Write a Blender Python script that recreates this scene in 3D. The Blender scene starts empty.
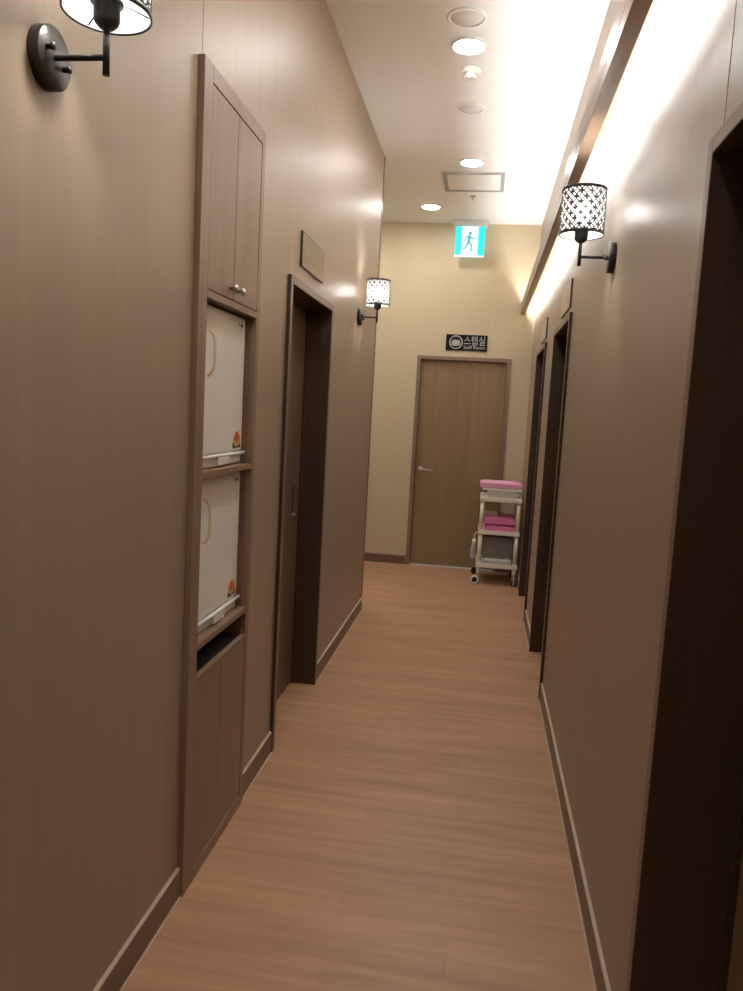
import bpy, bmesh, math, random
from mathutils import Vector, Matrix
from mathutils.geometry import delaunay_2d_cdt

random.seed(7)
SC = bpy.context.scene
COL = SC.collection

# ------------------------------------------------------------------ camera, world, exposure
YAW, PITCH, ROLL, FPX, CAMZ = 0.1409163, -0.1108757, 0.0539535, 755.304, 1.539786
cy, sy = math.cos(YAW), math.sin(YAW)
_f = Vector((-sy, cy, 0)); _r = Vector((cy, sy, 0)); _u = Vector((0, 0, 1))
_f2 = _f * math.cos(PITCH) + _u * math.sin(PITCH)
_u2 = -_f * math.sin(PITCH) + _u * math.cos(PITCH)
_r3 = _r * math.cos(ROLL) + _u2 * math.sin(ROLL)
_u3 = -_r * math.sin(ROLL) + _u2 * math.cos(ROLL)
cam_data = bpy.data.cameras.new('camera')
cam = bpy.data.objects.new('camera', cam_data)
COL.objects.link(cam)
M = Matrix(((_r3.x, _u3.x, -_f2.x, 0), (_r3.y, _u3.y, -_f2.y, 0), (_r3.z, _u3.z, -_f2.z, CAMZ), (0, 0, 0, 1)))
cam.matrix_world = M
cam_data.sensor_fit = 'VERTICAL'
cam_data.sensor_height = 36.0
cam_data.lens = FPX / 991 * 36.0
cam_data.clip_start = 0.02
SC.camera = cam

world = bpy.data.worlds.new('world')
SC.world = world
world.use_nodes = True
bg = world.node_tree.nodes.get('Background')
bg.inputs[0].default_value = (1.0, 0.9, 0.8, 1)
bg.inputs[1].default_value = 0.05
SC.view_settings.view_transform = 'Standard'
SC.view_settings.look = 'None'
SC.view_settings.exposure = 0.33
SC.view_settings.gamma = 1.0
SC.view_settings.use_curve_mapping = False

COVE_EMIT = 98.0
DOWN_EMIT = 108.0
BULB_WATT = 21
WARM = (1.0, 0.83, 0.66, 1)
WARM2 = (1.0, 0.98, 0.945, 1)
COVE_COL = (1.0, 1.0, 0.99, 1)

# ------------------------------------------------------------------ place dimensions
XL, XR, YB, ZC = -0.847, 0.424, 7.618, 3.395
YREAR = -2.0
YE = 5.72
XA = -2.3

# ------------------------------------------------------------------ material helpers
def new_mat(name):
    m = bpy.data.materials.new(name)
    m.use_nodes = True
    nt = m.node_tree
    return m, nt, nt.nodes['Principled BSDF']

def setp(b, color=None, rough=None, metal=None, spec=None):
    if color is not None: b.inputs['Base Color'].default_value = (*color, 1)
    if rough is not None: b.inputs['Roughness'].default_value = rough
    if metal is not None: b.inputs['Metallic'].default_value = metal
    if spec is not None: b.inputs['Specular IOR Level'].default_value = spec

def grain_mat(name, c1, c2, scale, rough=0.45, bump=0.0, spec=0.5, detail=6.0, extra=None, contrast=(0.3, 0.7)):
    """noise stretched along one axis: wood grain or wood-look film"""
    m, nt, b = new_mat(name)
    N, L = nt.nodes, nt.links
    tc = N.new('ShaderNodeTexCoord'); mp = N.new('ShaderNodeMapping')
    mp.inputs['Scale'].default_value = scale
    L.new(tc.outputs['Object'], mp.inputs['Vector'])
    nz = N.new('ShaderNodeTexNoise'); nz.inputs['Scale'].default_value = 1.0
    nz.inputs['Detail'].default_value = detail; nz.inputs['Roughness'].default_value = 0.6
    L.new(mp.outputs[0], nz.inputs['Vector'])
    cr = N.new('ShaderNodeValToRGB')
    cr.color_ramp.elements[0].position = contrast[0]; cr.color_ramp.elements[0].color = (*c1, 1)
    cr.color_ramp.elements[1].position = contrast[1]; cr.color_ramp.elements[1].color = (*c2, 1)
    L.new(nz.outputs[0], cr.inputs[0])
    L.new(cr.outputs[0], b.inputs['Base Color'])
    b.inputs['Roughness'].default_value = rough
    b.inputs['Specular IOR Level'].default_value = spec
    if bump:
        bp = N.new('ShaderNodeBump'); bp.inputs['Strength'].default_value = bump
        bp.inputs['Distance'].default_value = 0.002
        L.new(nz.outputs[0], bp.inputs['Height']); L.new(bp.outputs[0], b.inputs['Normal'])
    return m

def plain(name, color, rough=0.5, metal=0.0, spec=0.5, var=0.04, scale=30.0):
    """near-uniform paint, plastic or metal with a slight procedural mottling"""
    m, nt, b = new_mat(name)
    N, L = nt.nodes, nt.links
    tc = N.new('ShaderNodeTexCoord')
    nz = N.new('ShaderNodeTexNoise'); nz.inputs['Scale'].default_value = scale
    nz.inputs['Detail'].default_value = 3
    L.new(tc.outputs['Object'], nz.inputs['Vector'])
    cr = N.new('ShaderNodeValToRGB')
    lo = tuple(max(0, c * (1 - var)) for c in color); hi = tuple(min(1, c * (1 + var)) for c in color)
    cr.color_ramp.elements[0].position = 0.3; cr.color_ramp.elements[0].color = (*lo, 1)
    cr.color_ramp.elements[1].position = 0.7; cr.color_ramp.elements[1].color = (*hi, 1)
    L.new(nz.outputs[0], cr.inputs[0]); L.new(cr.outputs[0], b.inputs['Base Color'])
    setp(b, None, rough, metal, spec)
    return m

def emit_mat(name, color, strength, base=(0.8, 0.8, 0.8)):
    m, nt, b = new_mat(name)
    setp(b, base, 0.5)
    b.inputs['Emission Color'].default_value = color if len(color) == 4 else (*color, 1)
    b.inputs['Emission Strength'].default_value = strength
    return m

def floor_material():
    m, nt, b = new_mat('wood_floor')
    N, L = nt.nodes, nt.links
    tc = N.new('ShaderNodeTexCoord')
    br = N.new('ShaderNodeTexBrick')
    br.offset = 0.37; br.inputs['Scale'].default_value = 1.0
    br.inputs['Brick Width'].default_value = 0.92; br.inputs['Row Height'].default_value = 0.15
    br.inputs['Mortar Size'].default_value = 0.0012; br.inputs['Mortar Smooth'].default_value = 0.2
    br.inputs['Color1'].default_value = (0.46, 0.46, 0.46, 1); br.inputs['Color2'].default_value = (0.54, 0.54, 0.54, 1)
    br.inputs['Mortar'].default_value = (0.40, 0.40, 0.40, 1)
    L.new(tc.outputs['Object'], br.inputs['Vector'])
    mp = N.new('ShaderNodeMapping'); mp.inputs['Scale'].default_value = (1.6, 26.0, 1.0)
    L.new(tc.outputs['Object'], mp.inputs['Vector'])
    n1 = N.new('ShaderNodeTexNoise'); n1.inputs['Scale'].default_value = 1.0; n1.inputs['Detail'].default_value = 7
    n1.inputs['Distortion'].default_value = 0.6
    L.new(mp.outputs[0], n1.inputs['Vector'])
    mp2 = N.new('ShaderNodeMapping'); mp2.inputs['Scale'].default_value = (1.1, 6.0, 1.0)
    L.new(tc.outputs['Object'], mp2.inputs['Vector'])
    n2 = N.new('ShaderNodeTexNoise'); n2.inputs['Scale'].default_value = 1.0; n2.inputs['Detail'].default_value = 3
    L.new(mp2.outputs[0], n2.inputs['Vector'])
    a = N.new('ShaderNodeMath'); a.operation = 'MULTIPLY_ADD'
    L.new(n1.outputs[0], a.inputs[0]); a.inputs[1].default_value = 0.5
    a2 = N.new('ShaderNodeMath'); a2.operation = 'MULTIPLY'; a2.inputs[1].default_value = 0.35
    L.new(n2.outputs[0], a2.inputs[0]); L.new(a2.outputs[0], a.inputs[2])
    s = N.new('ShaderNodeMath'); s.operation = 'ADD'
    L.new(a.outputs[0], s.inputs[0]); L.new(br.outputs['Color'], s.inputs[1])
    cr = N.new('ShaderNodeValToRGB')
    cr.color_ramp.elements[0].position = 0.66; cr.color_ramp.elements[0].color = (0.36, 0.195, 0.108, 1)
    cr.color_ramp.elements[1].position = 1.16; cr.color_ramp.elements[1].color = (0.55, 0.325, 0.19, 1)
    cr.color_ramp.elements[1].position = 1.0
    L.new(s.outputs[0], cr.inputs[0])
    mul = N.new('ShaderNodeMath'); mul.operation = 'MULTIPLY'; mul.inputs[1].default_value = 0.9
    L.new(s.outputs[0], mul.inputs[0]); L.new(mul.outputs[0], cr.inputs[0])
    L.new(cr.outputs[0], b.inputs['Base Color'])
    b.inputs['Roughness'].default_value = 0.42; b.inputs['Specular IOR Level'].default_value = 0.4
    bp = N.new('ShaderNodeBump'); bp.inputs['Strength'].default_value = 0.12; bp.inputs['Distance'].default_value = 0.002
    L.new(s.outputs[0], bp.inputs['Height']); L.new(bp.outputs[0], b.inputs['Normal'])
    return m

def wallpaper_material():
    m, nt, b = new_mat('textured_wallpaper')
    N, L = nt.nodes, nt.links
    tc = N.new('ShaderNodeTexCoord')
    n1 = N.new('ShaderNodeTexNoise'); n1.inputs['Scale'].default_value = 55; n1.inputs['Detail'].default_value = 4
    L.new(tc.outputs['Object'], n1.inputs['Vector'])
    cr = N.new('ShaderNodeValToRGB')
    cr.color_ramp.elements[0].position = 0.35; cr.color_ramp.elements[0].color = (0.52, 0.435, 0.29, 1)
    cr.color_ramp.elements[1].position = 0.65; cr.color_ramp.elements[1].color = (0.57, 0.485, 0.33, 1)
    L.new(n1.outputs[0], cr.inputs[0]); L.new(cr.outputs[0], b.inputs['Base Color'])
    bp = N.new('ShaderNodeBump'); bp.inputs['Strength'].default_value = 0.22; bp.inputs['Distance'].default_value = 0.003
    L.new(n1.outputs[0], bp.inputs['Height']); L.new(bp.outputs[0], b.inputs['Normal'])
    b.inputs['Roughness'].default_value = 0.7
    return m

MT = {}
MT['film'] = grain_mat('brown_wood_film', (0.322, 0.245, 0.170), (0.350, 0.269, 0.190), (22, 22, 0.45), rough=0.41, bump=0.06, spec=0.75)
MT['joint'] = plain('film_joint', (0.285, 0.215, 0.16), 0.45)
MT['ceiling'] = plain('white_ceiling_paint', (0.88, 0.875, 0.86), 0.8, var=0.012, scale=8)
MT['floor'] = floor_material()
MT['paper'] = wallpaper_material()
MT['casing'] = grain_mat('grey_brown_casing', (0.20, 0.135, 0.095), (0.245, 0.17, 0.12), (30, 30, 1.2), rough=0.42)
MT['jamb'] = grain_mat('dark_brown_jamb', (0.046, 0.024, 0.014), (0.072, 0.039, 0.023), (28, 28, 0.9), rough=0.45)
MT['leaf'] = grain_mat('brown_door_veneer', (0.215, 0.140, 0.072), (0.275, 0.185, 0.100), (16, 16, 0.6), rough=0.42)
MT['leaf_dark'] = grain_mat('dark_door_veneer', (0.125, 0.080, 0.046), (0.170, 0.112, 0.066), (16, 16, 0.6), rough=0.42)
MT['cabinet'] = grain_mat('walnut_cabinet', (0.215, 0.138, 0.086), (0.28, 0.188, 0.122), (26, 26, 0.7), rough=0.42)
MT['niche'] = grain_mat('niche_walnut', (0.21, 0.13, 0.08), (0.26, 0.165, 0.105), (26, 26, 0.7), rough=0.5)
MT['base'] = grain_mat('brown_baseboard', (0.15, 0.095, 0.06), (0.20, 0.13, 0.085), (6, 6, 40), rough=0.4)
MT['beam'] = grain_mat('beam_wrap', (0.25, 0.17, 0.115), (0.31, 0.215, 0.15), (20, 0.8, 20), rough=0.3)
MT['bead'] = plain('pale_sealant_and_cap', (0.52, 0.42, 0.32), 0.6)
MT['black'] = plain('black_metal', (0.022, 0.02, 0.019), 0.42, 0.0, 0.5)
MT['dark_plate'] = plain('dark_bronze_plate', (0.05, 0.046, 0.04), 0.32, 0.6)
MT['steel'] = plain('brushed_steel', (0.62, 0.58, 0.53), 0.28, 1.0)
MT['gold'] = plain('pale_gold_metal', (0.72, 0.58, 0.38), 0.3, 1.0)
MT['white_plastic'] = plain('white_plastic', (0.90, 0.89, 0.86), 0.45)
MT['cream_plastic'] = plain('cream_plastic', (0.90, 0.86, 0.74), 0.42)
MT['enamel'] = plain('cream_enamel', (0.93, 0.92, 0.85), 0.33, var=0.02, scale=6)
MT['grey_plastic'] = plain('grey_plastic', (0.42, 0.41, 0.40), 0.5)
MT['speaker'] = plain('speaker_grille', (0.74, 0.72, 0.70), 0.6, scale=300, var=0.12)
MT['alu'] = plain('matte_aluminium', (0.36, 0.36, 0.355), 0.5, 0.4)
MT['void'] = plain('dark_recess', (0.012, 0.012, 0.014), 0.8)
MT['sign_black'] = plain('black_sign_acrylic', (0.008, 0.009, 0.010), 0.45, spec=0.15)
MT['sign_white'] = plain('sign_lettering', (0.48, 0.47, 0.43), 0.4)
MT['sign_bronze'] = plain('bronze_sign_face', (0.27, 0.21, 0.13), 0.4, 0.2)
MT['sign_gold'] = plain('gold_lettering', (0.50, 0.40, 0.20), 0.4, 0.3)
MT['sign_pale'] = plain('pale_sign_face', (0.42, 0.35, 0.28), 0.3, 0.2)
MT['pink'] = plain('pink_terry', (0.92, 0.26, 0.52), 0.95, var=0.18, scale=160)
MT['pale_pink'] = plain('pale_pink_terry', (0.90, 0.42, 0.60), 0.95, var=0.15, scale=160)
MT['cream_cloth'] = plain('cream_cloth', (0.66, 0.58, 0.44), 0.9, var=0.1, scale=90)
MT['grey_bin'] = plain('dark_grey_bin', (0.27, 0.27, 0.265), 0.5, var=0.12, scale=40)
MT['paper_white'] = plain('white_cloth', (0.72, 0.71, 0.68), 0.9, var=0.06, scale=60)
MT['clear'] = plain('cloudy_bottle', (0.46, 0.45, 0.44), 0.25, var=0.15, scale=60)
MT['rubber'] = plain('black_rubber', (0.02, 0.02, 0.02), 0.7)
MT['orange'] = plain('orange_print', (0.72, 0.14, 0.03), 0.45)
MT['peach'] = plain('peach_print', (0.75, 0.42, 0.20), 0.45)
MT['print_dark'] = plain('dark_print', (0.06, 0.035, 0.02), 0.45)
MT['tube'] = emit_mat('cove_tube_glow', COVE_COL, COVE_EMIT)
MT['down'] = emit_mat('downlight_glow', WARM2, DOWN_EMIT)
MT['bulb'] = emit_mat('bulb_glow', (1, 0.95, 0.9, 1), 40.0)
MT['exit_white'] = emit_mat('exit_white_glow', (0.86, 1.0, 1.0, 1), 0.95, (.12, .12, .12))
MT['exit_cyan'] = emit_mat('exit_green_glow', (0.0, 0.80, 0.72, 1), 0.95, (.0, .08, .08))
MT['exit_man'] = emit_mat('exit_figure_glow', (0.06, 0.50, 0.50, 1), 0.8, (.0, .05, .05))

def liner_material():
    m = bpy.data.materials.new('shade_liner'); m.use_nodes = True
    nt = m.node_tree; N, L = nt.nodes, nt.links
    N.clear()
    out = N.new('ShaderNodeOutputMaterial')
    tr = N.new('ShaderNodeBsdfTranslucent'); tr.inputs[0].default_value = (0.95, 0.93, 0.90, 1)
    df = N.new('ShaderNodeBsdfDiffuse'); df.inputs[0].default_value = (0.9, 0.88, 0.85, 1)
    tp = N.new('ShaderNodeBsdfTransparent')
    m1 = N.new('ShaderNodeMixShader'); m1.inputs[0].default_value = 0.45
    m2 = N.new('ShaderNodeMixShader'); m2.inputs[0].default_value = 0.5
    L.new(tr.outputs[0], m1.inputs[1]); L.new(df.outputs[0], m1.inputs[2])
    L.new(m1.outputs[0], m2.inputs[1]); L.new(tp.outputs[0], m2.inputs[2])
    L.new(m2.outputs[0], out.inputs[0])
    return m
MT['liner'] = liner_material()

# ------------------------------------------------------------------ mesh helpers
class MB:
    def __init__(self): self.bm = bmesh.new()
    def box(self, x0, y0, z0, x1, y1, z1):
        if x0 > x1: x0, x1 = x1, x0
        if y0 > y1: y0, y1 = y1, y0
        if z0 > z1: z0, z1 = z1, z0
        v = [self.bm.verts.new(p) for p in ((x0,y0,z0),(x1,y0,z0),(x1,y1,z0),(x0,y1,z0),(x0,y0,z1),(x1,y0,z1),(x1,y1,z1),(x0,y1,z1))]
        for f in ((0,3,2,1),(4,5,6,7),(0,1,5,4),(1,2,6,5),(2,3,7,6),(3,0,4,7)):
            self.bm.faces.new([v[i] for i in f])
        return self
    def tube(self, p0, p1, r0, r1=None, n=20, caps=True):
        r1 = r0 if r1 is None else r1
        p0, p1 = Vector(p0), Vector(p1)
        d = (p1 - p0).normalized()
        a = d.orthogonal().normalized(); b = d.cross(a)
        A = [self.bm.verts.new(p0 + (a*math.cos(t) + b*math.sin(t))*r0) for t in [2*math.pi*i/n for i in range(n)]]
        B = [self.bm.verts.new(p1 + (a*math.cos(t) + b*math.sin(t))*r1) for t in [2*math.pi*i/n for i in range(n)]]
        for i in range(n):
            f = self.bm.faces.new((A[i], A[(i+1)%n], B[(i+1)%n], B[i])); f.smooth = True
        if caps:
            self.bm.faces.new(A[::-1]); self.bm.faces.new(B)
        return self
    def lathe(self, prof, origin=(0,0,0), axis='z', n=32, closed=False):
        """prof: list of (r, h) revolved about an axis through origin"""
        o = Vector(origin)
        def P(r, h, t):
            c, s = r*math.cos(t), r*math.sin(t)
            return o + {'z': Vector((c, s, h)), 'x': Vector((h, c, s)), 'y': Vector((c, h, s))}[axis]
        rings = []
        for r, h in prof:
            if r < 1e-6: rings.append([self.bm.verts.new(P(0, h, 0))])
            else: rings.append([self.bm.verts.new(P(r, h, 2*math.pi*i/n)) for i in range(n)])
        pairs = list(zip(rings[:-1], rings[1:]))
        if closed: pairs.append((rings[-1], rings[0]))
        for a, b in pairs:
            for i in range(n):
                j = (i+1) % n
                if len(a) == 1 and len(b) == 1: continue
                if len(a) == 1: f = self.bm.faces.new((a[0], b[j], b[i]))
                elif len(b) == 1: f = self.bm.faces.new((a[i], a[j], b[0]))
                else: f = self.bm.faces.new((a[i], a[j], b[j], b[i]))
                f.smooth = True
        return self
    def prism(self, pts, plane, d0, d1):
        """polygon pts in a plane ('xz','yz','xy') extruded from d0 to d1 along the third axis"""
        def P(u, v, d):
            return {'xz': (u, d, v), 'yz': (d, u, v), 'xy': (u, v, d)}[plane]
        A = [self.bm.verts.new(P(u, v, d0)) for u, v in pts]
        B = [self.bm.verts.new(P(u, v, d1)) for u, v in pts]
        n = len(pts)
        for i in range(n): self.bm.faces.new((A[i], A[(i+1)%n], B[(i+1)%n], B[i]))
        self.bm.faces.new(A[::-1]); self.bm.faces.new(B)
        return self
    def path(self, pts, r, n=12):
        for a, b in zip(pts[:-1], pts[1:]): self.tube(a, b, r, n=n)
        for p in pts[1:-1]: self.ball(p, r)
        return self
    def ball(self, c, r, sx=1, sy=1, sz=1, seg=14):
        M_ = Matrix.Translation(Vector(c)) @ Matrix.Diagonal((sx*r, sy*r, sz*r, 1))
        g = bmesh.ops.create_uvsphere(self.bm, u_segments=seg, v_segments=max(6, seg//2+1), radius=1, matrix=M_)
        for v in g['verts']:
            for f in v.link_faces: f.smooth = True
        return self
    def build(self, name, mat, parent=None, bevel=0.0, seg=2):
        bm = self.bm
        bmesh.ops.recalc_face_normals(bm, faces=bm.faces)
        me = bpy.data.meshes.new(name)
        bm.to_mesh(me); bm.free()
        me.materials.append(mat)
        o = bpy.data.objects.new(name, me)
        COL.objects.link(o)
        if parent: o.parent = parent
        if bevel:
            md = o.modifiers.new('bevel', 'BEVEL'); md.width = bevel; md.segments = seg
            md.limit_method = 'ANGLE'; md.angle_limit = math.radians(40)
        return o

def thing(name, loc, label=None, cat=None, group=None, rz=0.0, kind=None):
    o = bpy.data.objects.new(name, None)
    o.empty_display_size = 0.05
    COL.objects.link(o)
    o.location = loc; o.rotation_euler = (0, 0, rz)
    tag(o, label, cat, group, kind)
    return o

def tag(o, label=None, cat=None, group=None, kind=None):
    if label: o['label'] = label
    if cat: o['category'] = cat
    if group: o['group'] = group
    if kind: o['kind'] = kind
    return o

def copy_tree(o, parent=None):
    c = o.copy(); COL.objects.link(c)
    c.parent = parent
    for ch in list(o.children): copy_tree(ch, c)
    return c

def text_mesh(name, body, size, mat, parent, origin, right, up, width=None, extrude=0.0006, bold=0.0):
    """lettering as a mesh: glyph x runs along `right`, y along `up` from `origin`"""
    cu = bpy.data.curves.new(name, 'FONT')
    cu.body = body; cu.size = size; cu.extrude = extrude; cu.offset = bold
    t = bpy.data.objects.new(name, cu); COL.objects.link(t)
    bpy.context.view_layer.update()
    dg = bpy.context.evaluated_depsgraph_get()
    me = bpy.data.meshes.new_from_object(t.evaluated_get(dg))
    COL.objects.unlink(t); bpy.data.objects.remove(t)
    xs = [v.co.x for v in me.vertices]; x0, x1 = min(xs), max(xs)
    k = (width / (x1 - x0)) if width else 1.0
    R_, U_ = Vector(right), Vector(up); N_ = R_.cross(U_); O_ = Vector(origin)
    for v in me.vertices:
        c = v.co.copy()
        v.co = O_ + R_ * ((c.x - x0) * k) + U_ * c.y + N_ * c.z
    me.materials.clear(); me.materials.append(mat)
    o = bpy.data.objects.new(name, me); COL.objects.link(o); o.parent = parent
    return o

# ================================================================== THE SETTING
def structure(name, mb, mat, label, bevel=0):
    o = mb.build(name, mat, bevel=bevel)
    return tag(o, label, name.split('_')[0] if not name.startswith('trim') else 'trim', kind='structure')

structure('floor', MB().box(XA, YREAR, -0.05, 1.2, YB + 0.12, 0.0), MT['floor'], 'orange-brown wood plank floor running down the corridor')
structure('ceiling', MB().box(XA, YREAR, ZC, 1.2, YB + 0.12, ZC + 0.06), MT['ceiling'], 'high white painted corridor ceiling')

# door openings: (y0, y1) of the outer casing, z top of the casing
DZ = 2.09          # left door
DZR = 2.113        # right doorways
LD = (3.145, 4.045)
CAB = (2.108, 2.702, 2.495)
RD = [(0.70, 1.662), (4.15, 5.06), (5.77, 6.66)]
cw = 0.033

w = MB()
xb = XL - 0.15
w.box(xb, YREAR, 0, XL, CAB[0] + 0.015, ZC)
w.box(xb, CAB[0] + 0.015, CAB[2] - 0.015, XL, CAB[1] - 0.015, ZC)
w.box(xb, CAB[1] - 0.015, 0, XL, LD[0] + 0.02, ZC)
w.box(xb, LD[0] + 0.02, DZ - 0.02, XL, LD[1] - 0.02, ZC)
w.box(xb, LD[1] - 0.02, 0, XL, YE, ZC)
bmesh.ops.remove_doubles(w.bm, verts=w.bm.verts, dist=1e-5)
structure('wall_left', w, MT['film'], 'glossy brown wood-film wall on the left of the corridor')
# return into the alcove and its side
structure('wall_alcove', MB().box(XA, YE - 0.12, 0, xb, YE, ZC), MT['paper'], 'wall closing the alcove behind the left wall')
structure('wall_side', MB().box(XA - 0.1, YREAR, 0, XA, YB, ZC), MT['paper'], 'far side wall of the alcove')

w = MB()
xo = XR + 0.30
ys = YREAR
for y0, y1 in RD:
    w.box(XR, ys, 0, xo, y0 + 0.02, ZC)
    w.box(XR, y0 + 0.02, DZR - 0.02, xo, y1 - 0.02, ZC)
    ys = y1 - 0.02
w.box(XR, ys, 0, xo, YB, ZC)
bmesh.ops.remove_doubles(w.bm, verts=w.bm.verts, dist=1e-5)
structure('wall_right', w, MT['film'], 'glossy brown wood-film wall on the right of the corridor')

ED = (-0.692, 0.231, 2.12)      # end door casing
w = MB()
w.box(XA, YB, 0, ED[0] + 0.015, YB + 0.12, ZC)
w.box(ED[0] + 0.015, YB, ED[2] - 0.015, ED[1] - 0.015, YB + 0.12, ZC)
w.box(ED[1] - 0.015, YB, 0, xo, YB + 0.12, ZC)
structure('wall_back', w, MT['paper'], 'beige textured wallpaper wall at the end of the corridor')
structure('wall_rear', MB().box(XA, YREAR - 0.1, 0, 1.2, YREAR, ZC), MT['film'], 'brown wall behind the viewpoint')

# corner guard on the end of the left wall
structure('trim_1', MB().box(XL, YE - 0.028, 0, XL + 0.004, YE + 0.004, ZC).box(XL - 0.03, YE, 0, XL + 0.004, YE + 0.004, ZC),
          MT['casing'], 'brown corner guard on the end of the left wall')

# vertical panel joints in the wall film
def seam(n, x, y, side):
    d = 0.0008
    structure('trim_%d' % n, MB().box(x, y - 0.0015, 2.125 if n != 2 else 2.51, x + d*side, y + 0.0015, ZC), MT['joint'],
              'thin vertical joint in the wall film')
seam(2, XL, 2.135, 1)
seam(3, XR, 1.625, -1)

# baseboards (rounded top) and the pale sealant line where they meet the floor
def baseboard(name, side, runs, label):
    m = MB()
    for y0, y1 in runs:
        x = XL if side > 0 else XR
        t = 0.011 * side
        pts = [(x, 0), (x + t, 0), (x + t, 0.0935), (x + t*0.85, 0.095), (x, 0.095)]
        m.prism(pts, 'xz', y0, y1)
    return structure(name, m, MT['base'], label)
baseboard('baseboard_left', 1, [(YREAR, CAB[0] - 0.001), (CAB[1] + 0.001, LD[0] - 0.001), (LD[1] + 0.001, YE - 0.03)], 'brown baseboard along the left wall')
baseboard('baseboard_right', -1, [(YREAR, RD[0][0]), (RD[0][1] + .001, RD[1][0] - .001), (RD[1][1] + .001, RD[2][0] - .001), (RD[2][1] + .001, YB)], 'brown baseboard along the right wall')
m = MB()
for x0, x1 in ((XA, ED[0] - .001), (ED[1] + .001, XR - 0.012)):
    m.prism([(YB, 0), (YB - .011, 0), (YB - .011, .086), (YB - .006, .092), (YB, .092)], 'yz', x0, x1)
structure('baseboard_back', m, MT['base'], 'brown baseboard along the end wall')
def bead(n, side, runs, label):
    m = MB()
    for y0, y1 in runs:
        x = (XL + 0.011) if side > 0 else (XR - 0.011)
        m.prism([(x, 0), (x + .005*side, 0), (x, .004)], 'xz', y0, y1)
        m.prism([(x, .0952), (x - .011*side, .0952), (x - .011*side, .0985), (x - .002*side, .0975)], 'xz', y0, y1)  # pale cap strip along the top of the baseboard
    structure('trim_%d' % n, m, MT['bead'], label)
bead(5, 1, [(YREAR, CAB[0] - .001), (CAB[1] + .001, LD[0] - .001), (LD[1] + .001, YE - .03)], 'pale sealant line and top cap along the left baseboard')
bead(6, -1, [(RD[0][1] + .001, RD[1][0] - .001), (RD[1][1] + .001, RD[2][0] - .001), (RD[2][1] + .001, YB - .02)], 'pale sealant line and top cap along the right baseboard')

# ------------------------------------------------------------------ doors (structure, with parts)
def door_in_side_wall(n, x, s, y0, y1, depth, label, leaf_mat, DZ, thr=True):
    """x wall face, s=+1 when the wall faces +x (left wall), -1 for the right wall"""
    root = thing('door_%d' % n, (x, (y0 + y1) / 2, 0), label, 'door', kind='structure')
    o = Vector((x, (y0 + y1) / 2, 0))
    def bx(mb, a0, b0, c0, a1, b1, c1):       # a: out of wall (+ = into corridor), b: world y, c: z
        mb.box(s * a0, b0 - o.y, c0, s * a1, b1 - o.y, c1)
    c = MB(); p = 0.016
    bx(c, 0, y0, 0, p, y0 + cw, DZ); bx(c, 0, y1 - cw, 0, p, y1, DZ); bx(c, 0, y0 + cw, DZ - cw, p, y1 - cw, DZ)
    c.build('casing', MT['casing'], root, bevel=0.0015)
    j = MB(); t = 0.0135; pj = p - .0015
    ya, yb_ = y0 + 0.0205, y1 - 0.0205
    bx(j, -depth - .04, ya, 0, pj, ya + t, DZ - 0.0205); bx(j, -depth - .04, yb_ - t, 0, pj, yb_, DZ - 0.0205)
    bx(j, -depth - .04, ya + t, DZ - 0.0205 - t, pj, yb_ - t, DZ - 0.0205)
    # door stop around the leaf
    bx(j, -depth, ya + t, 0, -depth + .012, ya + t + .012, DZ - .034); bx(j, -depth, yb_ - t - .012, 0, -depth + .012, yb_ - t, DZ - .034)
    bx(j, .0005, y0 - .002, 0, p - .001, y0 - .0001, DZ)      # dark return on the near edge of the casing
    j.build('jamb', MT['jamb'], root)
    l = MB()
    bx(l, -depth - .038, ya + t + .003, 0.008, -depth - .001, yb_ - t - .003, DZ - 0.036)
    l.build('door_leaf', leaf_mat, root)
    if thr:
        th = MB(); bx(th, -depth - .03, ya + t, 0, -depth + .03, yb_ - t, 0.006)
        th.build('threshold_or_gap_light', MT['bead'], root)
    return root, bx, o

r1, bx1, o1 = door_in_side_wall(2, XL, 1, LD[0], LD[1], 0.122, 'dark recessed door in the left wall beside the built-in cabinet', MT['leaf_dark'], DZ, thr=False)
h = MB(); bx1(h, -.1225, 3.862, .985, -.1195, 3.876, 1.135); h.build('pull_slot', MT['void'], r1)
h = MB(); h.tube((-.122, 3.869 - o1.y, .975), (-.106, 3.869 - o1.y, .975), .007, n=14); h.build('latch_knob', MT['steel'], r1)
h = MB(); bx1(h, .0161, 3.152, .80, .0172, 3.166, .97); h.build('strike_plate', MT['alu'], r1)

door_in_side_wall(3, XR, -1, *RD[0], 0.182, 'wide dark-framed doorway nearest the viewer in the right wall', MT['leaf'], DZR)
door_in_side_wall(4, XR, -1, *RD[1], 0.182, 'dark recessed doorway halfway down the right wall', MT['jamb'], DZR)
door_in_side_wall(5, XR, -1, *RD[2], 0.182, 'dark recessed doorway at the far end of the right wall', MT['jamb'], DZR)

# end door
root = thing('door_1', ((ED[0] + ED[1]) / 2, YB, 0), 'brown wood staff door at the end of the corridor', 'door', kind='structure')
ox = (ED[0] + ED[1]) / 2
fw = 0.036
c = MB()
c.box(ED[0] - ox, -.014, 0, ED[0] + fw - ox, .10, ED[2]); c.box(ED[1] - fw - ox, -.014, 0, ED[1] - ox, .10, ED[2])
c.box(ED[0] + fw - ox, -.014, ED[2] - fw, ED[1] - fw - ox, .10, ED[2])
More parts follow.
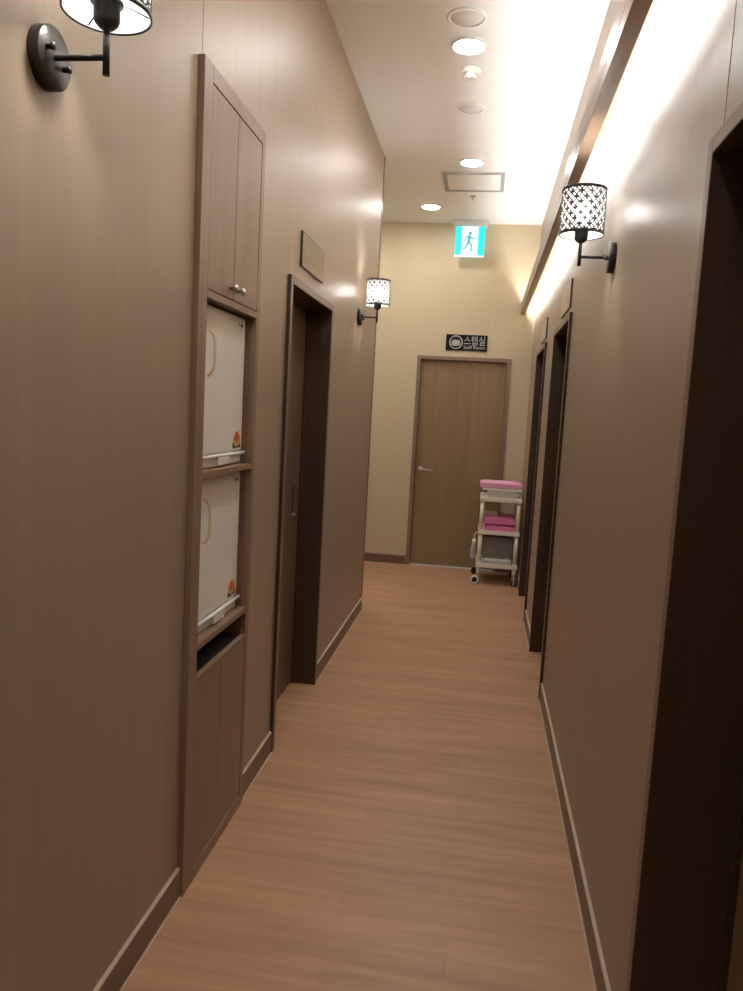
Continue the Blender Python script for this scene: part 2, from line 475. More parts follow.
# the frame sits in the opening: trim the outer flange back to the wall face
c.build('door_frame', MT['casing'], root, bevel=0.002)
l = MB(); l.box(ED[0] + fw + .003 - ox, .028, .012, ED[1] - fw - .003 - ox, .064, ED[2] - fw - .003)
l.build('door_leaf', MT['leaf'], root)
l = MB(); l.box(ED[0] + fw - ox, -.005, 0, ED[1] - fw - ox, .07, .008); l.build('threshold_or_gap_light', plain('pale_gap_light', (0.72, 0.74, 0.80), 0.3), root)  # bluish light leaking under the door, painted as a pale strip
hd = MB()
hx, hz = -0.600 - ox, 0.985
hd.lathe([(0, .0), (.026, .0), (.026, -.008), (.022, -.012), (0, -.012)], (hx, .028, hz), 'y', 24)
hd.tube((hx, .018, hz), (hx, -.028, hz), .009, n=14)
hd.path([(hx, -.028, hz), (hx + .02, -.032, hz), (hx + .125, -.03, hz - .006)], .0095, 12)
hd.ball((hx + .125, -.03, hz - .006), .0095)
hd.build('door_handle', MT['steel'], root)
# deadlatch rose with thumb turn seen under the lever is part of the handle plate above

# ================================================================== COVE LIGHT along the right wall
CY0, CY1 = -1.9, YB - 0.002
cove = thing('cove_light', (0.31, 0, 2.55), 'long brown cove light trough hung beside the top of the right wall', 'light')
b = MB()
b.box(-.025, CY0, 0, .022, CY1, .05)
b.box(-.025, CY0, .05, -.013, CY1, .116)
b.build('trough', MT['beam'], cove, bevel=0.002)
k = 0
y = CY0 + .05
while y < CY1 - .3:
    y2 = min(y + 1.17, CY1 - .05)
    t = MB().tube((.007, y, .078), (.007, y2, .078), .009, n=10)
    t.build('light_tube', MT['tube'], cove)
    t = MB().box(-.006, y - .012, .05, .02, y + .0, .09)
    t.build('tube_holder', MT['white_plastic'], cove)
    y = y2 + .03
# ================================================================== CEILING FIXTURES
def disc_fixture(name, loc, r, label, cat, group, mat, part):
    o = thing(name, (loc[0], loc[1], ZC), label, cat, group)
    MB().lathe([(r, 0), (r, -.006), (r - .008, -.010), (r - .014, -.010), (r - .017, -.004), (r - .017, 0)], n=40).build('rim', MT['white_plastic'], o)
    if part == 'diffuser':
        MB().lathe([(0, -.020), (.3*r, -.0185), (.55*r, -.014), (.72*r, -.008), (r - .0175, -.003), (r - .0175, 0), (0, 0)], n=40).build(part, mat, o)
    else:
        MB().lathe([(0, -.0035), (r - .0175, -.0035), (r - .0175, 0), (0, 0)], n=40).build(part, mat, o)
    return o
disc_fixture('ceiling_speaker', (-.206, 3.772), .095, 'round unlit ceiling disc nearest the top edge of the photo', 'speaker', None, MT['speaker'], 'grille')
disc_fixture('ceiling_speaker', (-.208, 4.828), .092, 'round unlit ceiling disc between smoke detector and far downlights', 'speaker', None, MT['speaker'], 'grille')
disc_fixture('downlight', (-.202, 4.044), .092, 'lit round downlight between near ceiling disc and smoke detector', 'light', 'ceiling downlights', MT['down'], 'diffuser')
disc_fixture('downlight', (-.214, 5.812), .092, 'lit round downlight just in front of the square ceiling hatch', 'light', 'ceiling downlights', MT['down'], 'diffuser')
disc_fixture('downlight', (-.598, 7.018), .092, 'lit round downlight left of the exit sign near the end wall', 'light', 'ceiling downlights', MT['down'], 'diffuser')
for xx, yy in ((-.205, 2.25), (-.205, 0.4)):  # out-of-view fixtures added to continue the row and brighten the near end
    disc_fixture('downlight', (xx, yy), .092, 'unseen lit downlight added for brightness above the near part of the corridor', 'light', 'ceiling downlights', MT['down'], 'diffuser')

for xx, yy in ((-1.45, 7.018), (-1.45, 6.2)):  # unseen alcove fixtures, added to brighten the far end
    disc_fixture('downlight', (xx, yy), .092, 'unseen lit downlight added for brightness in the side alcove behind the left wall', 'light', 'added alcove downlights', MT['down'], 'diffuser')

sd = thing('smoke_detector', (-.197, 4.32, ZC), 'small white smoke detector on the ceiling between downlight and disc', 'smoke detector')
MB().lathe([(0, 0), (.056, 0), (.056, -.012), (.052, -.018), (.036, -.022), (0, -.022)], n=36).build('base', MT['white_plastic'], sd)
MB().lathe([(0, -.022), (.03, -.022), (.03, -.040), (.026, -.046), (0, -.047)], n=28).build('sensing_chamber', MT['white_plastic'], sd)
for i in range(6):
    a = i * math.pi / 3
    MB().tube((.034*math.cos(a), .034*math.sin(a), -.022), (.030*math.cos(a), .030*math.sin(a), -.048), .004, n=8).build('vent_post', MT['white_plastic'], sd)

ht = thing('ceiling_hatch', (-.205, 6.285, ZC), 'square white ceiling access hatch in a grey metal frame', 'hatch')
f = MB(); a, b_ = .24, .030
f.box(-a, -a, -.010, -a + b_, a, 0).box(a - b_, -a, -.010, a, a, 0).box(-a + b_, -a, -.010, a - b_, -a + b_, 0).box(-a + b_, a - b_, -.010, a - b_, a, 0)
f.build('frame', MT['alu'], ht)
MB().box(-a + b_ + .002, -a + b_ + .002, -.006, a - b_ - .002, a - b_ - .002, 0).build('panel', MT['ceiling'], ht)

sp = thing('sprinkler', (-.219, 6.68, ZC), 'tiny ceiling sprinkler head between hatch and exit sign', 'sprinkler')
MB().lathe([(0, 0), (.026, 0), (.024, -.005), (.008, -.006), (.006, -.02), (0, -.02)], n=20).build('escutcheon', MT['alu'], sp)
MB().tube((0, 0, -.02), (0, 0, -.032), .004, n=8).lathe([(0, -.032), (.013, -.032), (.013, -.034), (0, -.034)], n=16).build('deflector', MT['steel'], sp)

# exit sign
ex = thing('exit_sign', (-.247, 7.5, ZC), 'glowing green emergency exit sign hanging from the ceiling by the end wall', 'sign')
MB().box(-.163, -.045, -.055, .163, .045, 0).build('housing', plain('grey_housing', (0.6, 0.6, 0.6), 0.5), ex, bevel=.004)
z1, z0 = -.055, -.335
MB().box(-.140, -.012, z0, .140, .012, z1).build('light_panel', MT['exit_white'], ex, bevel=.003)
g = MB()
g.box(-.1395, -.0135, z0 + .012, -.080, -.0121, z1 - .002)
g.build('green_band', MT['exit_cyan'], ex)
g = MB()
g.box(.078, -.0135, z0 + .012, .1395, -.0121, z1 - .002)
g.build('green_band', MT['exit_cyan'], ex)
rm = MB()
yq = -.0142
def limb(p, q, wd):
    p, q = Vector((p[0], p[1])), Vector((q[0], q[1])); d = (q - p).normalized(); nn = Vector((-d.y, d.x)) * wd / 2
    rm.prism([tuple(p + nn), tuple(q + nn), tuple(q - nn), tuple(p - nn)], 'xz', yq, -.0121)
cz = -.2
rm.prism([(.000 + .016*math.cos(t), -.118 + .016*math.sin(t)) for t in [i*math.pi/8 for i in range(16)]], 'xz', yq, -.0121)
limb((-.006, -.138), (-.012, -.200), .026)      # trunk
limb((-.012, -.196), (.018, -.232), .017); limb((.018, -.232), (.014, -.278), .015); limb((.014, -.278), (.036, -.282), .011)   # front leg
limb((-.014, -.196), (-.026, -.236), .017); limb((-.026, -.236), (-.058, -.270), .015)                                          # rear leg
limb((-.004, -.146), (.026, -.172), .012); limb((.026, -.172), (.054, -.164), .010)                                             # front arm
limb((-.008, -.146), (-.040, -.158), .012); limb((-.040, -.158), (-.050, -.190), .010)                                          # rear arm
rm.build('running_figure', MT['exit_man'], ex)

# ================================================================== BUILT-IN CABINET
cab = thing('built_in_cabinet', (XL, CAB[0], 0), 'tall walnut built-in cabinet with two open niches in the left wall', 'cabinet')
KC = 1.0254
def ky(y): return y * KC
def kz(z): return max(0.0, CAMZ + (z - CAMZ) * KC)
def cx(mb, x0, y0, z0, x1, y1, z1):
    return mb.box(x0 - XL, ky(y0) - CAB[0], kz(z0) if z0 > 0 else 0, x1 - XL, ky(y1) - CAB[0], kz(z1))
XF = XL + .0195
yL, yR = CAB[0] / KC, CAB[1] / KC
CT = CAMZ + (CAB[2] - CAMZ) / KC
oL, oR = 2.122, 2.600      # opening edges
f = MB()
cx(f, XL + .0005, yL, 0, XF, oL, CT)          # left stile
cx(f, XL + .0005, oR, 0, XF, yR, CT)          # right stile
cx(f, XL + .0005, oL, 2.425, XF, oR, CT)      # top rail
cx(f, XL + .0005, oL, 1.840, XF, oR, 1.862)       # rail above the niches
cx(f, XL + .0005, oL, .692, XF, oR, .706)         # rail under the slot
cx(f, XL + .0005, oL, 0, XF, oR, .085)            # toe rail
f.build('face_frame', MT['cabinet'], cab, bevel=.0012)
# carcass behind the wall face
XBK = XL - .42
iy0, iy1 = yL + .017, yR - .017
CB = CT - .017
bxs = MB()
cx(bxs, XBK, iy0, .045, XL, oL, CB)
cx(bxs, XBK, oR, .045, XL, iy1, CB)
cx(bxs, XBK - .01, iy0, .045, XBK, iy1, CB)
cx(bxs, XBK, oL, 2.435, XL, oR, CB)
cx(bxs, XBK, oL, 1.842, XL, oR, 1.860)
bxs.build('carcass', MT['niche'], cab)
for z0, z1, nm in ((1.313, 1.333, 'shelf'), (.790, .810, 'shelf')):
    s = MB(); cx(s, XBK, oL + .0005, z0, XF - .001, oR - .0005, z1); s.build(nm, MT['cabinet'], cab, bevel=.001)
s = MB(); cx(s, XBK, oL + .0005, .693, XL, oR - .0005, .705); cx(s, XL - .16, oL + .0005, .705, XL - .15, oR - .0005, .79)
s.build('slot_back', MT['void'], cab)
mid = 2.350
for (a, b2) in ((oL + .002, mid - .0012), (mid + .0012, oR - .004)):
    d = MB(); cx(d, XL + .006, a, 1.8655, XF - .001, b2, 2.4215); door = d.build('door', MT['cabinet'], cab, bevel=.001)
    yk = ky(2.313 if a < mid - .1 else 2.384) - CAB[0]
    kx = XF - XL
    MB().lathe([(0, kx - .001), (.006, kx - .001), (.005, kx + .010), (.010, kx + .016), (.0125, kx + .019), (.0115, kx + .024), (0, kx + .025)],
               (0, yk, kz(1.896)), 'x', 20).build('knob', MT['steel'], door)
for (a, b2) in ((oL + .002, mid - .0012), (mid + .0012, oR - .002)):
    d = MB(); cx(d, XL + .006, a, .0875, XF - .002, b2, .690); d.build('door', MT['cabinet'], cab, bevel=.001)

# ------------------------------------------------------------------ towel warmers standing in the niches
def warmer(z, label, h, up):
    FX = XL - .014           # front of the door
    y0, y1 = 2.184, 2.648
    o = thing('towel_warmer', (FX, (y0 + y1) / 2, z), label, 'towel warmer', 'towel warmers in the cabinet niches')
    hw = (y1 - y0) / 2
    MB().box(-.30, -hw, .004, -.03, hw, h - .002).build('body', MT['enamel'], o, bevel=.006)
    MB().box(-.027, -hw + .001, .046, 0, hw - .001, h).build('door', MT['enamel'], o, bevel=.006)
    yh = 2.286 - (y0 + y1) / 2
    zc = .366 if up else .372
    pts = [(0, yh, zc - .072)]
    for i in range(25):
        t = -1 + i/12
        pts.append((.021*(1 - t**4)**.8, yh, zc + t*.072))
    pts.append((0, yh, zc + .072))
    MB().path(pts, .0042, 12).build('door_handle', MT['gold'], o)
    # drip tray with rounded lip and catch
    MB().box(-.025, -hw + .004, .003, -.002, hw - .004, .040).build('drip_tray', MT['white_plastic'], o, bevel=.003)
    MB().tube((.004, -hw, .0385), (.004, hw + .012, .0385), .0065, n=14).build('tray_lip', MT['white_plastic'], o)
    MB().box(-.002, -.03, .006, .010, .075, .034).build('tray_catch', MT['white_plastic'], o, bevel=.003)
    # display marks top right
    lp = MB().box(-.0005, hw - .075, h - .034, .0008, hw - .0725, h - .020); lp.build('indicator', MT['print_dark'], o)
    MB().box(-.0005, hw - .055, h - .034, .0012, hw - .034, h - .024).build('display', MT['print_dark'], o)
    # orange sticker bottom right
    st = MB(); yc, zs = hw - .060, .088
    st.box(-.0005, yc - .042, zs - .030, .0007, yc + .040, zs - .012); s0 = st.build('sticker', MT['print_dark'], o)
    st = MB(); st.prism([(yc + .038*math.cos(t), zs - .002 + .024*math.sin(t)) for t in [i*math.pi/12 for i in range(24)]], 'yz', -.0005, .0010)
    st.build('sticker_disc', MT['peach'], s0)
    st = MB(); st.prism([(yc - .024, zs - .002), (yc - .028, zs + .012), (yc - .018, zs + .022), (yc - .012, zs + .030), (yc, zs + .022), (yc + .012, zs + .030),
                         (yc + .016, zs + .020), (yc + .026, zs + .010), (yc + .022, zs - .002), (yc, zs - .010)], 'yz', -.0005, .0014)
    st.build('sticker_flame', MT['orange'], s0)
    return o
warmer(kz(1.333), 'cream towel warmer with bow handle in the upper cabinet niche', .514, True)
warmer(kz(.810), 'cream towel warmer with bow handle in the lower cabinet niche', .510, False)

# ================================================================== WALL SCONCES
SHADE_R, SH0, SH1 = .078, .074, .235

def lattice_mesh():
    """one tile with a concave diamond at centre and corners and a lens petal between them, wrapped on a cylinder"""
    def dia(cx_, cy_, r, n=5):
        pts = []
        corners = [(r, 0), (0, r), (-r, 0), (0, -r)]
        for i in range(4):
            p, q = Vector(corners[i]), Vector(corners[(i+1) % 4])
            for j in range(n):
                t = j / n
                v = p.lerp(q, t); v = v * (1 - .30*math.sin(math.pi*t))
                pts.append((cx_ + v.x, cy_ + v.y))
        return pts
    def petal(cx_, cy_, ang, a=.175, b=.09, n=10):
        ca, sa = math.cos(ang), math.sin(ang); pts = []
        for i in range(n):
            t = 2*math.pi*i/n
            x, y_ = a*math.cos(t), b*math.sin(t)*(1 - .25*abs(math.cos(t)))
            pts.append((cx_ + x*ca - y_*sa, cy_ + x*sa + y_*ca))
        return pts
    nu, nv = 14, 4
    cu = 2*math.pi*SHADE_R / nu
    holes = []
    R_ = .24
    holes.append(dia(.5, .5, R_))
    for (ax, ay, an) in ((.25, .25, -1), (.75, .75, -1), (.25, .75, 1), (.75, .25, 1)):
        holes.append(petal(ax, ay, an*math.pi/4))
    verts = [(0, 0), (1, 0), (1, 1), (0, 1)]
    edges = []
    ring = []
    # outer square, split where the corner diamonds meet its sides
    q = R_
    sq = [(q, 0), (1-q, 0), (1, q), (1, 1-q), (1-q, 1), (q, 1), (0, 1-q), (0, q)]
    def cut(c, p0, p1):
        p0, p1 = Vector(p0), Vector(p1); c = Vector(c); out = []
        for j in range(1, 5):
            t = j/5
            v = (p0 - c).lerp(p1 - c, t); v = v*(1 - .30*math.sin(math.pi*t)); out.append(tuple(c + v))
        return out
    loop = []
    loop.append(sq[0])
    for a in (.33, .41, .5, .59, .67): loop.append((a, 0))
    loop.append(sq[1]); loop += cut((1, 0), sq[1], sq[2]); loop.append(sq[2])
    for a in (.33, .41, .5, .59, .67): loop.append((1, a))
    loop.append(sq[3]); loop += cut((1, 1), sq[3], sq[4]); loop.append(sq[4])
    for a in (.67, .59, .5, .41, .33): loop.append((a, 1))
    loop.append(sq[5]); loop += cut((0, 1), sq[5], sq[6]); loop.append(sq[6])
    for a in (.67, .59, .5, .41, .33): loop.append((0, a))
    loop.append(sq[7]); loop += cut((0, 0), sq[7], sq[0])
    V = [Vector(p) for p in loop]; E_ = [(i, (i+1) % len(loop)) for i in range(len(loop))]
    for hl in holes:
        b0 = len(V); V += [Vector(p) for p in hl]
        E_ += [(b0 + i, b0 + (i+1) % len(hl)) for i in range(len(hl))]
    res = delaunay_2d_cdt(V, E_, [], 1, 1e-5)
    rv, rf = res[0], res[2]
    def inside(p, poly):
        c = False; n = len(poly)
        for i in range(n):
            (x1, y1), (x2, y2) = poly[i], poly[(i+1) % n]
            if (y1 > p[1]) != (y2 > p[1]) and p[0] < (x2-x1)*(p[1]-y1)/(y2-y1) + x1: c = not c
        return c
    tris = []
    for fc in rf:
        c = (sum(rv[i].x for i in fc)/len(fc), sum(rv[i].y for i in fc)/len(fc))
        if any(inside(c, hl) for hl in holes) or not inside(c, loop): continue
        tris.append(fc)
    mb = MB(); bm = mb.bm
    z0, z1 = SH0 + .008, SH1 - .006
    for iu in range(nu):
        for iv in range(nv):
            vs = []
            for p in rv:
                a = 2*math.pi*(iu + p.x)/nu; zz = z0 + (z1 - z0)*(iv + p.y)/nv
                vs.append(bm.verts.new((SHADE_R*math.cos(a), SHADE_R*math.sin(a), zz)))
            for fc in tris:
                try: bm.faces.new([vs[i] for i in fc])
                except ValueError: pass
    bmesh.ops.remove_doubles(bm, verts=bm.verts, dist=1e-5)
    loose = [v for v in bm.verts if not v.link_faces]
    bmesh.ops.delete(bm, geom=loose, context='VERTS')
    return mb

def make_sconce(loc, rz, label):
    s = thing('wall_sconce', loc, label, 'wall light', 'wall sconces with pierced black shades', rz)
    MB().lathe([(0, 0), (.055, 0), (.055, .020), (.0535, .022), (0, .022)], axis='x', n=48).build('wall_plate', MT['dark_plate'], s)
    for dy, dz in ((-.027, .009), (.027, -.009)):
        MB().lathe([(0, .022), (.005, .022), (.005, .030), (.0065, .031), (.0065, .037), (0, .038)], (0, dy, dz), 'x', 12).build('screw', MT['black'], s)
    MB().tube((.022, 0, 0), (.122, 0, 0), .0055, n=14).build('arm', MT['black'], s)
    MB().tube((.122, 0, -.031), (.122, 0, .054), .0065, n=14).build('stem', MT['black'], s)
    k_ = MB().lathe([(0, .050), (.013, .050), (.021, .058), (.0235, .064), (.0235, .090), (.029, .091), (.029, .097), (.0235, .098), (.022, .112), (0, .112)], (.122, 0, 0), 'z', 28)
    k_.build('socket', MT['black'], s)
    lt = lattice_mesh()
    sh = lt.build('lamp_shade', MT['black'], s)
    sh.location = (.122, 0, 0)
    md = sh.modifiers.new('solid', 'SOLIDIFY'); md.thickness = .0012
    for z in (SH0, SH1 - .008):
        rg = MB().lathe([(SHADE_R + .0012, z), (SHADE_R + .0012, z + .009), (SHADE_R - .0015, z + .009), (SHADE_R - .0015, z)], n=56, closed=True).build('shade_rim', MT['black'], sh)
    MB().lathe([(SHADE_R - .003, SH0 + .002), (SHADE_R - .003, SH1 - .002)], n=56).build('shade_liner', MT['liner'], sh)
    for i in range(3):
        a = 2*math.pi*i/3 + .4
        MB().tube((.122 + .03*math.cos(a), .03*math.sin(a), .0945), (.122 + (SHADE_R - .001)*math.cos(a), (SHADE_R - .001)*math.sin(a), .0785), .0014, n=6).build('shade_spoke', MT['black'], s)
    MB().lathe([(0, .112), (.013, .112), (.014, .124), (.024, .144), (.029, .164), (.026, .182), (.015, .195), (0, .199)], (.122, 0, 0), 'z', 24).build('bulb', MT['bulb'], s)
    ld = bpy.data.lights.new('bulb_light', 'POINT'); ld.energy = BULB_WATT; ld.color = WARM2[:3]; ld.shadow_soft_size = .034
    lo = bpy.data.objects.new('bulb_light', ld); COL.objects.link(lo); lo.parent = s; lo.location = (.122, 0, .162)
    return s
proto = make_sconce((XL, 1.366, 2.154), 0, 'black-plated wall sconce nearest the viewer, cut by the top left edge')
s2 = copy_tree(proto); s2.location = (XL, 4.92, 2.142); s2['label'] = 'small far wall sconce on the left wall past the door'
s3 = copy_tree(proto); s3.location = (XR, 2.885, 2.134); s3.rotation_euler = (0, 0, math.pi); s3['label'] = 'black pierced wall sconce on the right wall under the cove'

# ================================================================== SIGNS
# staff sign over the end door
sg = thing('door_sign', (-.217, YB, 2.26), 'black staff room sign with white lettering above the end door', 'sign')
MB().box(-.203, -.012, -.0765, .203, 0, .0765).build('plate', MT['sign_black'], sg, bevel=.0015)
em = MB()
ec = (-.104, .0)
ring = lambda r, n=40: [(r*math.cos(2*math.pi*i/n), r*math.sin(2*math.pi*i/n)) for i in range(n)]
em.lathe([(.066, -.0135), (.066, -.0121), (.056, -.0121), (.056, -.0135)], (ec[0], 0, ec[1]), 'y', 44, closed=True)
emb = em.build('emblem', MT['sign_white'], sg)
em = MB()
for i, a in enumerate((-62, -36, -12, 12, 36, 62)):           # fan of six petals over a base line
    t = math.radians(90 - a); L_ = .052 if abs(a) < 50 else .044
    d = Vector((math.cos(t), math.sin(t))); nn = Vector((-d.y, d.x)); p0 = Vector((ec[0] + .5*d.x*.02, ec[1] - .018))
    pts = []
    for u, wd in ((0, .002), (.35, .0065), (.7, .007), (.92, .004), (1, 0.0005), (.92, -.004), (.7, -.007), (.35, -.0065), (0, -.002)):
        pts.append(tuple(p0 + d*L_*u + nn*wd))
    em.prism(pts, 'xz', -.0135, -.0121)
em.build('emblem_fan', MT['sign_white'], emb)
em = MB()
pts = [(ec[0] + .050*math.cos(t), ec[1] - .012 + .022*math.sin(t)) for t in [math.pi + i*math.pi/12 for i in range(13)]]
pts2 = [(ec[0] + .046*math.cos(t), ec[1] - .012 + .010*math.sin(t)) for t in [2*math.pi - i*math.pi/12 for i in range(13)]]
em.prism(pts + pts2, 'xz', -.0135, -.0121)
em.build('emblem_base', MT['sign_white'], emb)
text_mesh('lettering', '스텝실', .098, MT['sign_white'], sg, (-.026, -.0122, -.017), (1, 0, 0), (0, 0, 1), width=.205)
text_mesh('lettering', 'Staff Room', .046, MT['sign_white'], sg, (-.026, -.0122, -.060), (1, 0, 0), (0, 0, 1), width=.205)

def side_sign(x, s, y0, y1, z0, z1, label, face, lettering):
    o = thing('door_sign', (x, (y0 + y1) / 2, (z0 + z1) / 2), label, 'sign')
    hy, hz = (y1 - y0) / 2, (z1 - z0) / 2
    MB().box(0, -hy, -hz, s*.009, hy, hz).build('plate', MT['dark_plate'], o, bevel=.001)
    MB().box(s*.009, -hy + .006, -hz + .006, s*.0097, hy - .006, hz - .006).build('face', face, o)
    if lettering:
        # worn gold characters, too faint in the photo to read: short broken strokes in a row
        rnd = random.Random(4)
        for i in range(6):
            m_ = MB()
            yc = -hy*.66 + i * hy*.25
            u = rnd.uniform(-.016, .012)
            m_.box(s*.0097, yc + u, -.022, s*.0104, yc + u + .005, .022)
            for v in (rnd.uniform(.006, .014), rnd.uniform(-.016, -.006)):
                m_.box(s*.0097, yc - .018, v, s*.0105, yc + .018, v + .004)
            m_.build('letter', MT['sign_gold'], o)
    return o
side_sign(XL, 1, 3.335, 3.785, 2.160, 2.312, 'bronze sign with faint gold lettering above the left door', MT['sign_bronze'], True)
side_sign(XR, -1, 4.26, 4.72, 2.152, 2.306, 'dark-edged sign above the middle doorway of the right wall', MT['sign_pale'], False)
side_sign(XR, -1, 5.84, 6.30, 2.150, 2.304, 'dark-edged sign above the farthest doorway of the right wall', MT['sign_pale'], False)

# ================================================================== TROLLEY AND ITS LOAD
TX0, TX1, TY0, TY1 = .020, .400, 6.965, 7.43
tr = thing('utility_trolley', ((TX0 + TX1)/2, (TY0 + TY1)/2, 0), 'cream three-tier wheeled trolley standing at the end of the right wall', 'trolley')
tw, td = (TX1 - TX0)/2, (TY1 - TY0)/2
def tier(zb, zt):
    m_ = MB()
    m_.box(-tw + .004, -td + .004, zb + .004, tw - .004, td - .004, zb + .012)
    for (a0, b0, a1, b1) in ((-tw, -td, tw, -td + .014), (-tw, td - .014, tw, td), (-tw, -td + .014, -tw + .014, td - .014), (tw - .014, -td + .014, tw, td - .014)):
        m_.box(a0, b0, zb, a1, b1, zt)
    return m_.build('tray', MT['cream_plastic'], tr, bevel=.004)
tier(.158, .196); tier(.468, .508); tier(.775, .812)
for px in (-1, 1):
    for py in (-1, 1):
        x_, y_ = px*(tw - .026), py*(td - .028)
        p_ = MB()
        p_.tube((x_, y_, .775), (x_, y_, .509), .018, .0195, n=18)
        p_.tube((x_, y_, .468), (x_, y_, .197), .018, .0195, n=18)
        p_.tube((x_, y_, .158), (x_, y_, .095), .018, .020, n=18)
        for zz in (.152, .462, .769):
            p_.tube((x_, y_, zz), (x_, y_, zz + .0465), .0245, .0245, n=20)
        p_.build('post', MT['cream_plastic'], tr)
        c_ = MB()
        off = -.028 if px < 0 else .0
        wx, wy = x_ + off, y_ - .006
        c_.tube((x_, y_, .096), (x_, y_, .080), .012, n=12)
        if px < 0:
            c_.box(min(wx, x_) - .006, wy - .004, .044, max(wx, x_) + .008, wy + .030, .084)
        else:
            c_.box(wx - .020, wy - .016, .044, wx + .020, wy + .016, .084)
        cs = c_.build('caster_fork', MT['grey_plastic'], tr, bevel=.003)
        ax = 'y' if px < 0 else 'x'
        o_ = (wx, wy - .014, .0395) if px < 0 else (wx, wy, .0345)
        prof = [(0, -.010), (.020, -.010), (.021, -.007), (.026, -.007), (.034, -.006), (.034, .006), (.026, .007), (0, .010)]
        if px < 0:
            MB().lathe([(.025, -.010), (.039, -.008), (.039, .008), (.025, .010)], o_, ax, 28, closed=True).build('wheel_tyre', MT['white_plastic'] if py < 0 else MT['rubber'], cs)
            MB().lathe([(0, -.011), (.0245, -.009), (.0245, .009), (0, .011)], o_, ax, 24).build('wheel_hub', MT['rubber'], cs)
        else:
            for sx_ in (-.012, .012):
                oo = (o_[0] + sx_, o_[1], o_[2])
                MB().lathe([(0, -.007), (.030, -.007), (.034, -.004), (.034, .004), (.030, .007), (0, .007)], oo, ax, 28).build('wheel', MT['rubber'], cs)
            MB().box(o_[0] - .004, o_[1] - .036, .012, o_[0] + .004, o_[1] - .020, .06).build('wheel_guard', MT['white_plastic'], cs)

# load: tray on the top tier
def slab(name, x0, y0, z0, x1, y1, z1, mat, label, cat, group=None, bevel=.012, seg=3, wob=.0):
    o = thing(name, ((x0 + x1)/2, (y0 + y1)/2, z0), label, cat, group)
    return o
tp = thing('plastic_tray', (.212, 7.16, .812), 'shallow white plastic tray on the top of the trolley', 'tray')
m_ = MB(); bm = m_.bm
def frus(bm, w0, d0, z0, w1, d1, z1):
    a = [bm.verts.new((sx*w0, sy*d0, z0)) for sx, sy in ((-1,-1),(1,-1),(1,1),(-1,1))]
    b = [bm.verts.new((sx*w1, sy*d1, z1)) for sx, sy in ((-1,-1),(1,-1),(1,1),(-1,1))]
    for i in range(4): bm.faces.new((a[i], a[(i+1)%4], b[(i+1)%4], b[i]))
    return a, b
a1, b1 = frus(bm, .126, .150, .001, .130, .156, .078)
a2, b2 = frus(bm, .122, .146, .006, .126, .152, .078)
bm.faces.new(a1[::-1]); bm.faces.new(a2)
for i in range(4): bm.faces.new((b1[i], b1[(i+1)%4], b2[(i+1)%4], b2[i]))
m_.build('basin', MT['white_plastic'], tp)
m_ = MB()
for (x0, y0, x1, y1) in ((-.178, -.178, .178, -.150), (-.178, .150, .178, .178), (-.178, -.150, -.124, .150), (.124, -.150, .178, .150)):
    m_.box(x0, y0, .068, x1, y1, .082)
m_.build('rim', MT['white_plastic'], tp, bevel=.004)

def towel(w_, d_, h_, seed, folds=2):
    """folded towel: stacked soft layers joined along one fold, slightly uneven"""
    rnd = random.Random(seed)
    m2 = MB(); bm2 = m2.bm
    hl = h_ / folds
    for k2 in range(folds):
        nx, ny = 10, 8
        zb, zt = k2*hl + .0005, (k2+1)*hl - .0005
        jx = rnd.uniform(-.003, .003)
        def pt(u, v, top):
            x = (u - .5)*w_ + jx; y_ = (v - .5)*d_
            e = min(u, 1-u, v, 1-v)
            rr = min(1, e/.11)
            z = (zt if top else zb) + (rnd.uniform(-.0012, .0012) if top and k2 == folds-1 else 0)
            zm = (zt + zb)/2
            z = zm + (z - zm)*(.72 + .28*math.sqrt(rr))
            return (x, y_, z)
        T = [[bm2.verts.new(pt(i/nx, j/ny, True)) for j in range(ny+1)] for i in range(nx+1)]
        B = [[bm2.verts.new(pt(i/nx, j/ny, False)) for j in range(ny+1)] for i in range(nx+1)]
        for i in range(nx):
            for j in range(ny):
                f1 = bm2.faces.new((T[i][j], T[i+1][j], T[i+1][j+1], T[i][j+1])); f1.smooth = True
                f2 = bm2.faces.new((B[i][j], B[i][j+1], B[i+1][j+1], B[i+1][j])); f2.smooth = True
        for i in range(nx):
            bm2.faces.new((T[i][0], B[i][0], B[i+1][0], T[i+1][0])); bm2.faces.new((T[i][ny], T[i+1][ny], B[i+1][ny], B[i][ny]))
        for j in range(ny):
            bm2.faces.new((T[0][j], T[0][j+1], B[0][j+1], B[0][j])); bm2.faces.new((T[nx][j], B[nx][j], B[nx][j+1], T[nx][j+1]))
    return m2
o = towel(.385, .34, .056, 3, 1).build('folded_towel', MT['pale_pink'])
o.location = (.205, 7.16, .8945); tag(o, 'pale pink folded towel laid across the white tray on top', 'towel', 'pink towels on the trolley')
o = towel(.276, .35, .074, 5, 1).build('folded_towel', MT['pink'])
o.location = (.212, 7.19, .4805); tag(o, 'deep pink folded towel, lower of two on the middle tier', 'towel', 'pink towels on the trolley')
o = towel(.272, .35, .074, 9, 1).build('folded_towel', MT['pink'])
o.location = (.213, 7.19, .5550); tag(o, 'deep pink folded towel, upper of two on the middle tier', 'towel', 'pink towels on the trolley')
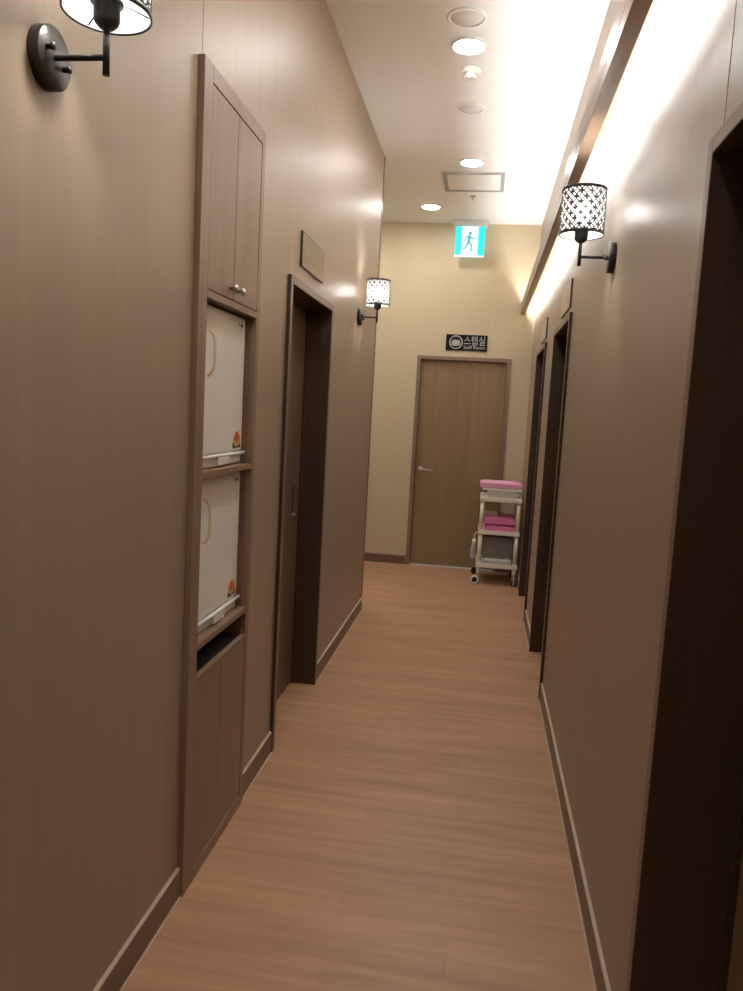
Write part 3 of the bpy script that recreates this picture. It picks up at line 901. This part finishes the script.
o = towel(.12, .12, .034, 11, 2).build('folded_cloth', MT['cream_cloth'])
o.location = (.13, 7.16, .6300); tag(o, 'cream folded cloth lying on the pink towels of the middle tier', 'cloth')

bn = thing('storage_bin', (.212, 7.215, .170), 'grey plastic bin on the bottom tier of the trolley', 'bin')
m_ = MB(); bm = m_.bm
a1, b1 = frus(bm, .130, .135, .001, .142, .148, .265); a2, b2 = frus(bm, .126, .131, .006, .138, .144, .265)
bm.faces.new(a1[::-1]); bm.faces.new(a2)
for i in range(4): bm.faces.new((b1[i], b1[(i+1)%4], b2[(i+1)%4], b2[i]))
m_.build('body', MT['grey_bin'], bn)
m_ = MB()
for (x0, y0, x1, y1) in ((-.148, -.154, .148, -.146), (-.148, .146, .148, .154), (-.148, -.146, -.140, .146), (.140, -.146, .148, .146)):
    m_.box(x0, y0, .258, x1, y1, .269)
m_.build('rim', MT['grey_bin'], bn, bevel=.002)
o = towel(.272, .075, .066, 21, 2).build('folded_cloth', MT['paper_white'])
o.location = (.210, 7.021, .1708); tag(o, 'white folded cloth in front of the grey bin on bottom tier', 'cloth')
# small loosely twisted cord on the cloth
o = MB().path([(.22 + .010*i, 7.020 + .012*math.sin(i*1.1), .2425 + .004*(1+math.sin(i*1.7))) for i in range(14)], .0032, 6).build('cord', MT['grey_plastic'])
tag(o, 'thin grey cord lying on the white cloth of bottom tier', 'cord')

# bottle hanging from the left side of the trolley
hb = thing('hanging_bottle', (TX0 - .030, 7.06, .235), 'small cloudy plastic bottle hanging on the trolley\'s left side', 'bottle')
MB().lathe([(0, -.02), (.022, -.018), (.027, -.008), (.027, .085), (.024, .105), (.014, .116), (.013, .128), (0, .128)], n=24).build('bottle_body', MT['clear'], hb)
MB().lathe([(0, .128), (.019, .128), (.020, .160), (.013, .172), (0, .172)], n=20).build('cap', MT['white_plastic'], hb)
MB().path([(0, 0, .170), (0, 0, .200), (.004, 0, .222), (.016, 0, .236), (.0255, 0, .238)], .0035, 8).build('hook', MT['white_plastic'], hb)
